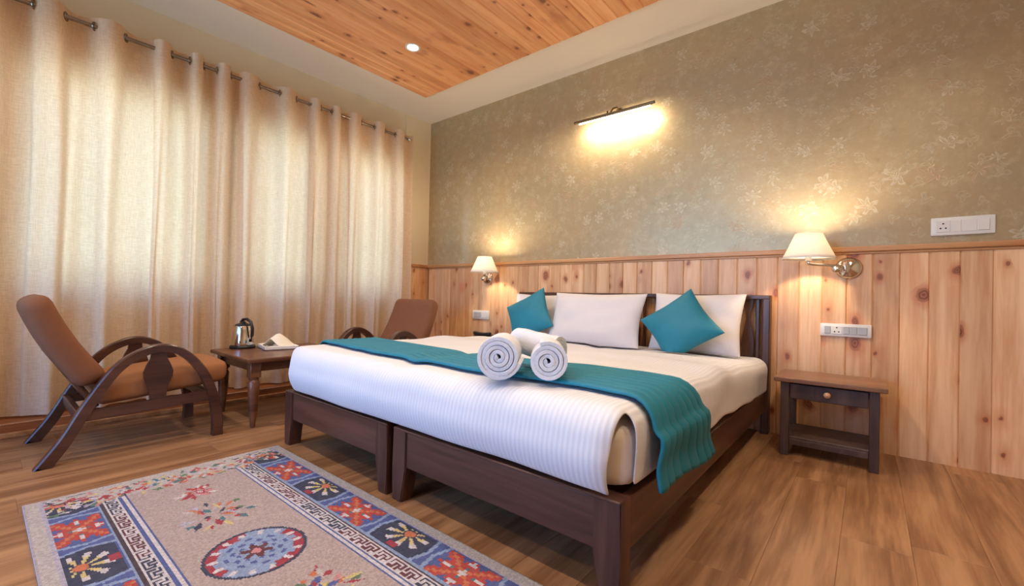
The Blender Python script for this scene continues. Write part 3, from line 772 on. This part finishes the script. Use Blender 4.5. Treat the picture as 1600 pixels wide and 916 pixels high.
# ------------------------------------------------------------------ armchairs
def strip(pts, th, x0, x1, n=64, th_end=None):
    """bent-wood strip: outer profile pts in (y,z), thickness th inward, x0..x1 wide"""
    P = [Vector((a, b)) for a, b in pts]
    out = []
    m = len(P)
    def cr(p0, p1, p2, p3, t):
        return 0.5*((2*p1)+(-p0+p2)*t+(2*p0-5*p1+4*p2-p3)*t*t+(-p0+3*p1-3*p2+p3)*t**3)
    for k in range(m-1):
        for q in range(6): out.append(cr(P[max(k-1, 0)], P[k], P[k+1], P[min(k+2, m-1)], q/6))
    out.append(P[-1]); b = bmesh.new(); ring = []
    for k, p in enumerate(out):
        d = (out[min(k+1, len(out)-1)]-out[max(k-1, 0)]).normalized(); nrm = Vector((d.y, -d.x))
        if k == 0 or k == len(out)-1: nrm = Vector((1 if k == 0 else -1, 0))
        f = k/(len(out)-1); tt = th*(1+0.25*abs(2*f-1)**2)
        q = p+nrm*tt; c = 0.006
        ring.append([b.verts.new(v) for v in ((x0+c, p.x, p.y), (x1-c, p.x, p.y), (x1, (p+nrm*c).x, (p+nrm*c).y), (x1, q.x, q.y), (x0, q.x, q.y), (x0, (p+nrm*c).x, (p+nrm*c).y))])
    for a, c in zip(ring, ring[1:]):
        for k in range(6): b.faces.new((a[k], a[(k+1) % 6], c[(k+1) % 6], c[k]))
    b.faces.new(ring[0][::-1]); b.faces.new(ring[-1])
    return b
def armchair(loc, rz, label):
    t = thing('reclining_armchair', label, 'armchair', loc, rz, 'bent-arm easy chairs')
    Y = 2.58                                                      # profile was read at y about -2.58
    arc = [(-3.035, 0), (-2.955, 0.12), (-2.885, 0.26), (-2.80, 0.405), (-2.735, 0.475), (-2.66, 0.518), (-2.585, 0.533), (-2.51, 0.512), (-2.44, 0.455), (-2.375, 0.36), (-2.325, 0.22), (-2.303, 0.10), (-2.300, 0)]
    arc = [(a+Y, b) for a, b in arc]
    for s in (-1, 1):
        xa = s*0.268
        obj('bent_arm', strip(arc, 0.040, xa-0.024, xa+0.024), M['chairwood'], t, True, 35)
        obj('side_rail', prism([(-2.885+Y, 0.185), (-2.335+Y, 0.205), (-2.335+Y, 0.262), (-2.885+Y, 0.235)], xa-0.014, xa+0.014, 'yz', 0.003), M['chairwood'], t)
        half = [(0.034, 0.250), (0.036, 0.285), (0.046, 0.325), (0.060, 0.360), (0.062, 0.390), (0.050, 0.425), (0.034, 0.46), (0.030, 0.50)]
        yc = -2.598+Y
        obj('shaped_splat', prism([(yc+a, z) for a, z in half]+[(yc-a, z) for a, z in reversed(half)], xa-0.009, xa+0.009, 'yz'), M['chairwood'], t)
    obj('front_rail', box(-0.25, 0.25, -2.36+Y, -2.335+Y, 0.195, 0.245, 0.003, 1), M['chairwood'], t)
    obj('rear_rail', box(-0.25, 0.25, -2.90+Y, -2.875+Y, 0.185, 0.235, 0.003, 1), M['chairwood'], t)
    def sf(p):
        f = (p.y-(-2.83+Y))/0.56
        p.z += 0.055*f-0.012; p.z += 0.012*(1-(p.x/0.24)**2)
        return p
    obj('seat_cushion', roundbox(-0.238, 0.238, -2.835+Y, -2.262+Y, 0.245, 0.368, 0.045, (12, 14, 8), sf), M['fabric_seat'], t, True)
    # back cushion: a rounded slab leaning back
    ln = 0.47; ang = math.atan2(0.40, 0.205)
    dv = Vector((0, -math.cos(ang), math.sin(ang))); nv_ = Vector((0, math.sin(ang), math.cos(ang)))
    base = Vector((0, -2.845+Y, 0.345))
    def bf(p):
        k = p.z/ln
        bow = -0.018*math.sin(PI*k)
        return Vector((p.x*(1-0.03*k), 0, 0))+base+dv*p.z+nv_*(p.y*(1-0.15*k)+bow)
    obj('back_cushion', roundbox(-0.245, 0.245, -0.045, 0.080, 0.0, ln, 0.05, (12, 8, 16), bf), M['fabric'], t, True)
    fr = bmesh.new()
    for s in (-1, 1):
        p0 = base+dv*(-0.11)-nv_*0.030; p1 = base+dv*(0.20)-nv_*0.048
        tube([p0+Vector((s*0.19, 0, 0)), p1+Vector((s*0.19, 0, 0))], 0.013, 8, fr)
    tube([base+dv*0.0-nv_*0.04+Vector((-0.19, 0, 0)), base+dv*0.0-nv_*0.04+Vector((0.19, 0, 0))], 0.011, 8, fr)
    obj('back_frame', fr, M['chairwood'], t, True, 40)
    return t
near = armchair((0.732, -2.58, 0), 0, 'brown reclining armchair nearest the left edge, seen from its side')
far = copy_tree(near); far.location = (0.755, -1.125, 0); far.rotation_euler = (0, 0, PI+0.15)
far['label'] = 'brown reclining armchair partly hidden behind the left bed, near the wall corner'

# ------------------------------------------------------------------ tea table, kettle, tray
tx, ty = 0.75, -1.86
tt = thing('tea_table', 'low brown wooden tea table carrying the kettle between the armchairs', 'table', (tx, ty, 0))
TW, TD, TH = 0.66, 0.68, 0.42
obj('top', box(-TW/2, TW/2, -TD/2, TD/2, TH-0.026, TH, 0.008, 2), M['tablewood'], tt)
for sx in (-1, 1):
    for sy in (-1, 1):
        cx, cy = sx*(TW/2-0.075), sy*(TD/2-0.06)
        lgm = lathe([(0.013, 0.0), (0.016, 0.03), (0.024, 0.10), (0.031, 0.22), (0.034, 0.27), (0.025, 0.285), (0.031, 0.30)], 16, None, (cx, cy, 0))
        box(cx-0.03, cx+0.03, cy-0.03, cy+0.03, 0.30, TH-0.026, 0.003, 1, lgm)
        obj('leg', lgm, M['tablewood'], tt, True, 40)
for s in (-1, 1):
    obj('apron', box(-TW/2+0.10, TW/2-0.10, s*(TD/2-0.06)-0.011, s*(TD/2-0.06)+0.011, TH-0.085, TH-0.026, 0.002, 1), M['tablewood'], tt)
    obj('apron', box(s*(TW/2-0.075)-0.011, s*(TW/2-0.075)+0.011, -TD/2+0.09, TD/2-0.09, TH-0.085, TH-0.026, 0.002, 1), M['tablewood'], tt)
kx, ky = 0.475, -2.02
kt = thing('electric_kettle', 'steel electric kettle with black handle on the tea table', 'kettle', (kx, ky, TH), math.radians(20))
obj('power_base', lathe([(0.0, 0.0), (0.078, 0.0), (0.080, 0.012), (0.074, 0.022), (0.0, 0.024)], 28), M['black'], kt, True, 40)
obj('body', lathe([(0.0, 0.024), (0.070, 0.024), (0.071, 0.04), (0.064, 0.09), (0.054, 0.145), (0.050, 0.155), (0.0, 0.158)], 32), M['chrome'], kt, True, 40)
obj('lid', lathe([(0.0, 0.155), (0.050, 0.155), (0.047, 0.165), (0.02, 0.176), (0.012, 0.186), (0.0, 0.188)], 24), M['black'], kt, True, 40)
obj('spout', prism([(-0.048, 0.15), (-0.078, 0.152), (-0.058, 0.118)], -0.014, 0.014, 'xz', 0.003), M['chrome'], kt)
obj('handle', tube([(-0.02, 0, 0.178), (0.0, 0, 0.200), (0.035, 0, 0.203), (0.07, 0, 0.185), (0.088, 0, 0.14), (0.086, 0, 0.09), (0.068, 0, 0.05)], 0.0105, 10), M['black'], kt, True)
ty_ = thing('serving_tray', 'white rectangular dish on the tea table beside the kettle', 'tray', (0.63, -1.85, TH), math.radians(-10))
pr = [(-0.12, 0.0), (0.12, 0.0)]
bmt = roundbox(-0.12, 0.12, -0.10, 0.10, 0.0, 0.012, 0.005, (6, 6, 4)); obj('dish', bmt, M['china'], ty_, True, 40)
rim = bmesh.new()
for (a, b, c, d) in ((-0.125, 0.125, -0.105, -0.095), (-0.125, 0.125, 0.095, 0.105), (-0.125, -0.115, -0.095, 0.095), (0.115, 0.125, -0.095, 0.095)): box(a, b, c, d, 0.004, 0.028, 0.003, 1, rim)
obj('rim', rim, M['china'], ty_)
def napkin():
    n = 15
    def fn(i, j):
        u = -1+2*i/(n-1); v = -1+2*j/(n-1)
        return Vector((u*0.085, v*0.07, 0.013+0.088*(1-abs(u)**1.15)*(0.75+0.25*math.cos(v*2))+0.006*nz(u*3, v*3, 4)))
    o = obj('napkin', grid(n, n, fn), M['paper'], None, True)
    o.modifiers.new('thickness', 'SOLIDIFY').thickness = 0.003
    o.location = (0.635, -1.85, TH+0.002); o.rotation_euler = (0, 0, math.radians(25))
    tag(o, 'white folded napkin standing like a tent in the dish', 'napkin')
napkin()

# ------------------------------------------------------------------ rug, one quad per knot
def rug():
    Lx, Ly, cs = 1.87, 0.90, 0.0055
    nx, ny = int(Lx/cs), int(Ly/cs)
    u = (np.arange(nx)+0.5)*cs; v = (np.arange(ny)+0.5)*cs
    Ug, Vg = np.meshgrid(u, v, indexing='ij')
    col = {k: np.array(c) for k, c in dict(cream=(200, 190, 184), field=(190, 170, 164), lav=(190, 182, 200), blue=(72, 92, 158), navy=(30, 44, 78), red=(196, 58, 44), crimson=(170, 36, 58), orange=(214, 116, 70),
           yellow=(222, 200, 130), white=(222, 214, 216), teal=(70, 120, 130), pink=(214, 140, 140), maroon=(96, 30, 44), sky=(146, 168, 204), green=(96, 128, 92), dark=(60, 40, 56)).items()}
    img = np.empty((nx, ny, 3)); img[:] = col['field']
    vm = np.minimum(Vg, Ly-Vg)                                    # distance from the nearer long edge
    um = np.minimum(Ug, Lx-Ug)
    def put(mask, c): img[mask] = col[c]
    put(vm < 0.262, 'blue'); put(vm < 0.256, 'white'); put(vm < 0.246, 'blue')
    put(vm < 0.238, 'white')
    # fret band
    tile = ["11111110", "10000010", "10111010", "10101010", "00101110", "11101000"]
    tile = np.array([[int(c) for c in r] for r in tile])
    kb0, kb1 = 0.19, 0.238; ch = (kb1-kb0)/8
    jj = np.floor((vm-kb0)/ch).astype(int)-1; ii = np.floor(Ug/0.0085).astype(int)
    inb = (vm >= kb0) & (vm < kb1) & (jj >= 0) & (jj < 6)
    fb = np.zeros_like(inb); fb[inb] = tile[jj[inb], ii[inb] % 8] == 1
    put((vm >= kb0) & (vm < kb1), 'white'); put(fb, 'maroon'); put(fb & (np.sin(Ug*9) > 0.2), 'navy')
    put((vm >= 0.183) & (vm < 0.190), 'dark')
    # motif band
    mb = (vm >= 0.047) & (vm < 0.183)
    put(mb, 'blue'); put((vm >= 0.174) & (vm < 0.183), 'sky')
    per = 0.28; ph = (Ug-0.935)/per
    kidx = np.round(ph).astype(int); du = (ph-kidx)*per; dv = vm-0.112
    redm = kidx % 2 == 0
    edge = np.abs(du)+0.25*np.abs(dv)
    put(mb & (np.abs(edge-0.128) < 0.007) & (np.abs(dv) < 0.062), 'sky')
    put(mb & ~redm & (edge < 0.120) & (np.abs(dv) < 0.060), 'navy')
    q = lambda a: np.round(a/0.011)*0.011                         # stepped, knotted outlines
    a, b = q(du), q(dv)
    cross = (np.abs(np.abs(a)*0.62-np.abs(b)) < 0.022) & (np.abs(a) < 0.105) & (np.abs(b) < 0.062)
    dia = (np.abs(np.abs(a)*0.62+np.abs(b)-0.045) < 0.017)
    put(mb & redm & (np.abs(a)*0.62+np.abs(b) < 0.034), 'teal')
    put(mb & redm & (cross | dia), 'red')
    put(mb & redm & (np.abs(np.abs(a)*0.62-np.abs(b)) < 0.006) & (np.abs(a) < 0.095), 'orange')
    put(mb & redm & (np.hypot(a*0.7, b) < 0.013), 'white')
    for (cu, cv) in ((0.066, 0.0), (-0.066, 0.0), (0, 0.045), (0, -0.045)):
        put(mb & redm & (np.hypot((a-cu)*0.8, b-cv) < 0.011), 'white')
    # yellow blossom in the navy cells
    ang = np.arctan2(dv+0.028, du*0.75); rad = np.hypot(du*0.75, dv+0.028)
    pet = (np.cos(ang*9) > 0.25) & (rad > 0.02) & (rad < 0.072) & (np.abs(dv) < 0.052) & (np.abs(du) < 0.09)
    put(mb & ~redm & pet, 'yellow'); put(mb & ~redm & pet & (rad > 0.05), 'white')
    put(mb & ~redm & (rad < 0.017), 'orange')
    put(mb & ~redm & (np.abs(du) < 0.02) & (np.abs(dv-0.045) < 0.012), 'crimson')
    # flower bands at the two short ends
    rng = np.random.RandomState(5)
    endb = (um < 0.235) & (vm > 0.03)
    put((um < 0.235) & (um > 0.035) & (vm > 0.047) & (vm < 0.262) & (um < 0.09), 'cream')
    ecol = ['red', 'crimson', 'pink', 'green', 'teal', 'yellow', 'orange', 'lav', 'navy', 'white']
    put((um < 0.17) & (vm >= 0.183), 'cream')
    for k in range(230):
        cu = rng.uniform(0.045, 0.19); cv = rng.uniform(0.04, Ly-0.04); s1 = rng.uniform(0.006, 0.022); s2 = rng.uniform(0.005, 0.013); an = rng.uniform(0, PI)
        A = (um-cu)*math.cos(an)+(Vg-cv)*math.sin(an); B = -(um-cu)*math.sin(an)+(Vg-cv)*math.cos(an)
        put((np.abs(q(A))/s1+np.abs(q(B))/s2 < 1.0), ecol[rng.randint(len(ecol))])
    # field: three round medallions and flower sprays between
    def medallion(cu, cv, r, ring, petal, core):
        A, B = Ug-cu, Vg-cv; rr = np.hypot(A, B); an = np.arctan2(B, A)
        put(rr < r, ring); put((rr < r) & (rr > r*0.93), 'navy')
        put((rr < r*0.93) & (np.cos(an*2+1.2) > 0.55), 'sky'); put((rr < r*0.72), petal)
        put((rr < r*0.80) & (np.cos(an*8) > 0.55), petal)
        put((rr < r*0.62) & (rr > r*0.3) & (np.cos(an*8+0.5)*np.sin(rr*170) > 0.35), 'blue')
        put((rr < r*0.9) & (rr > r*0.72) & (np.cos(an*14) > 0.6), 'white')
        put(rr < r*0.30*(0.8+0.3*np.cos(an*6)), core); put(rr < r*0.10, 'pink')
    def spray(cu, cv, cols, seed, sp=0.10):
        rg = np.random.RandomState(seed)
        for k in range(40):
            aa = rg.uniform(0, 2*PI); d = sp*math.sqrt(rg.uniform(0, 1))
            px, py = cu+d*math.cos(aa), cv+d*math.sin(aa)*1.05; s1 = rg.uniform(0.012, 0.034); s2 = rg.uniform(0.006, 0.014); an = aa+rg.uniform(-0.5, 0.5)
            A = (Ug-px)*math.cos(an)+(Vg-py)*math.sin(an); B = -(Ug-px)*math.sin(an)+(Vg-py)*math.cos(an)
            put(np.abs(A)/s1+np.abs(B)/s2 < 1.0, cols[rg.randint(len(cols))])
    spray(0.33, 0.452, ['crimson', 'red', 'pink', 'white'], 3, 0.055)
    spray(0.58, 0.445, ['navy', 'teal', 'crimson', 'orange', 'lav', 'yellow', 'cream', 'green'], 4, 0.105)
    medallion(0.935, 0.445, 0.142, 'crimson', 'sky', 'maroon')
    spray(1.26, 0.46, ['yellow', 'cream', 'crimson', 'blue', 'orange', 'green', 'pink'], 6, 0.115)
    spray(1.26, 0.46, ['blue', 'yellow'], 9, 0.04)
    spray(1.54, 0.45, ['crimson', 'red', 'pink', 'white'], 8, 0.055)
    # plain border
    put(vm < 0.047, 'lav'); put(vm < 0.040, 'cream'); put(um < 0.03, 'cream')
    put((vm < 0.006) | (um < 0.006), 'field')
    img *= 0.87
    img *= 1+rng.uniform(-0.09, 0.09, (nx, ny, 1))
    img = np.clip(img, 0, 255)/255
    # mesh: a bed of knots 11 mm high with skirt and underside
    xs = np.linspace(0, Lx, nx+1); ys = np.linspace(0, Ly, ny+1)
    X, Y = np.meshgrid(xs, ys, indexing='ij')
    Z = 0.0105+rng.uniform(-0.0006, 0.0006, X.shape)
    top = np.stack([X, Y, Z], -1).reshape(-1, 3)
    idx = np.arange((nx+1)*(ny+1)).reshape(nx+1, ny+1)
    faces = np.stack([idx[:-1, :-1], idx[1:, :-1], idx[1:, 1:], idx[:-1, 1:]], -1).reshape(-1, 4)
    loop = np.concatenate([idx[:, 0], idx[-1, 1:], idx[::-1, -1][1:], idx[0, ::-1][1:-1]])
    nb = len(loop); low = top[loop].copy(); low[:, 2] = 0.0005
    base = len(top); verts = np.concatenate([top, low])
    k = np.arange(nb); sk = np.stack([loop, base+k, base+(k+1) % nb, np.roll(loop, -1)], -1)
    allf = np.concatenate([faces, sk])
    me = bpy.data.meshes.new('rug'); nf = len(allf)
    me.vertices.add(len(verts)); me.vertices.foreach_set('co', verts.astype(np.float32).ravel())
    me.loops.add(nf*4); me.loops.foreach_set('vertex_index', allf.astype(np.int32).ravel())
    me.polygons.add(nf); me.polygons.foreach_set('loop_start', np.arange(nf, dtype=np.int32)*4)
    me.update(calc_edges=True)
    cc = np.concatenate([img.reshape(-1, 3), np.tile(col['cream']/255, (nb, 1))])
    lin = np.where(cc <= 0.04045, cc/12.92, ((cc+0.055)/1.055)**2.4)
    rgba = np.concatenate([lin, np.ones((nf, 1))], -1); rgba = np.repeat(rgba, 4, axis=0)
    at = me.color_attributes.new('weave', 'FLOAT_COLOR', 'CORNER'); at.data.foreach_set('color', rgba.astype(np.float32).ravel())
    me.materials.append(M['rug']); me.validate()
    o = link(bpy.data.objects.new('rug', me)); o.location = (1.462, -3.085, 0.0)
    tag(o, 'patterned cream, blue and red woven rug on the floor at the bed foot', 'rug')
rug()
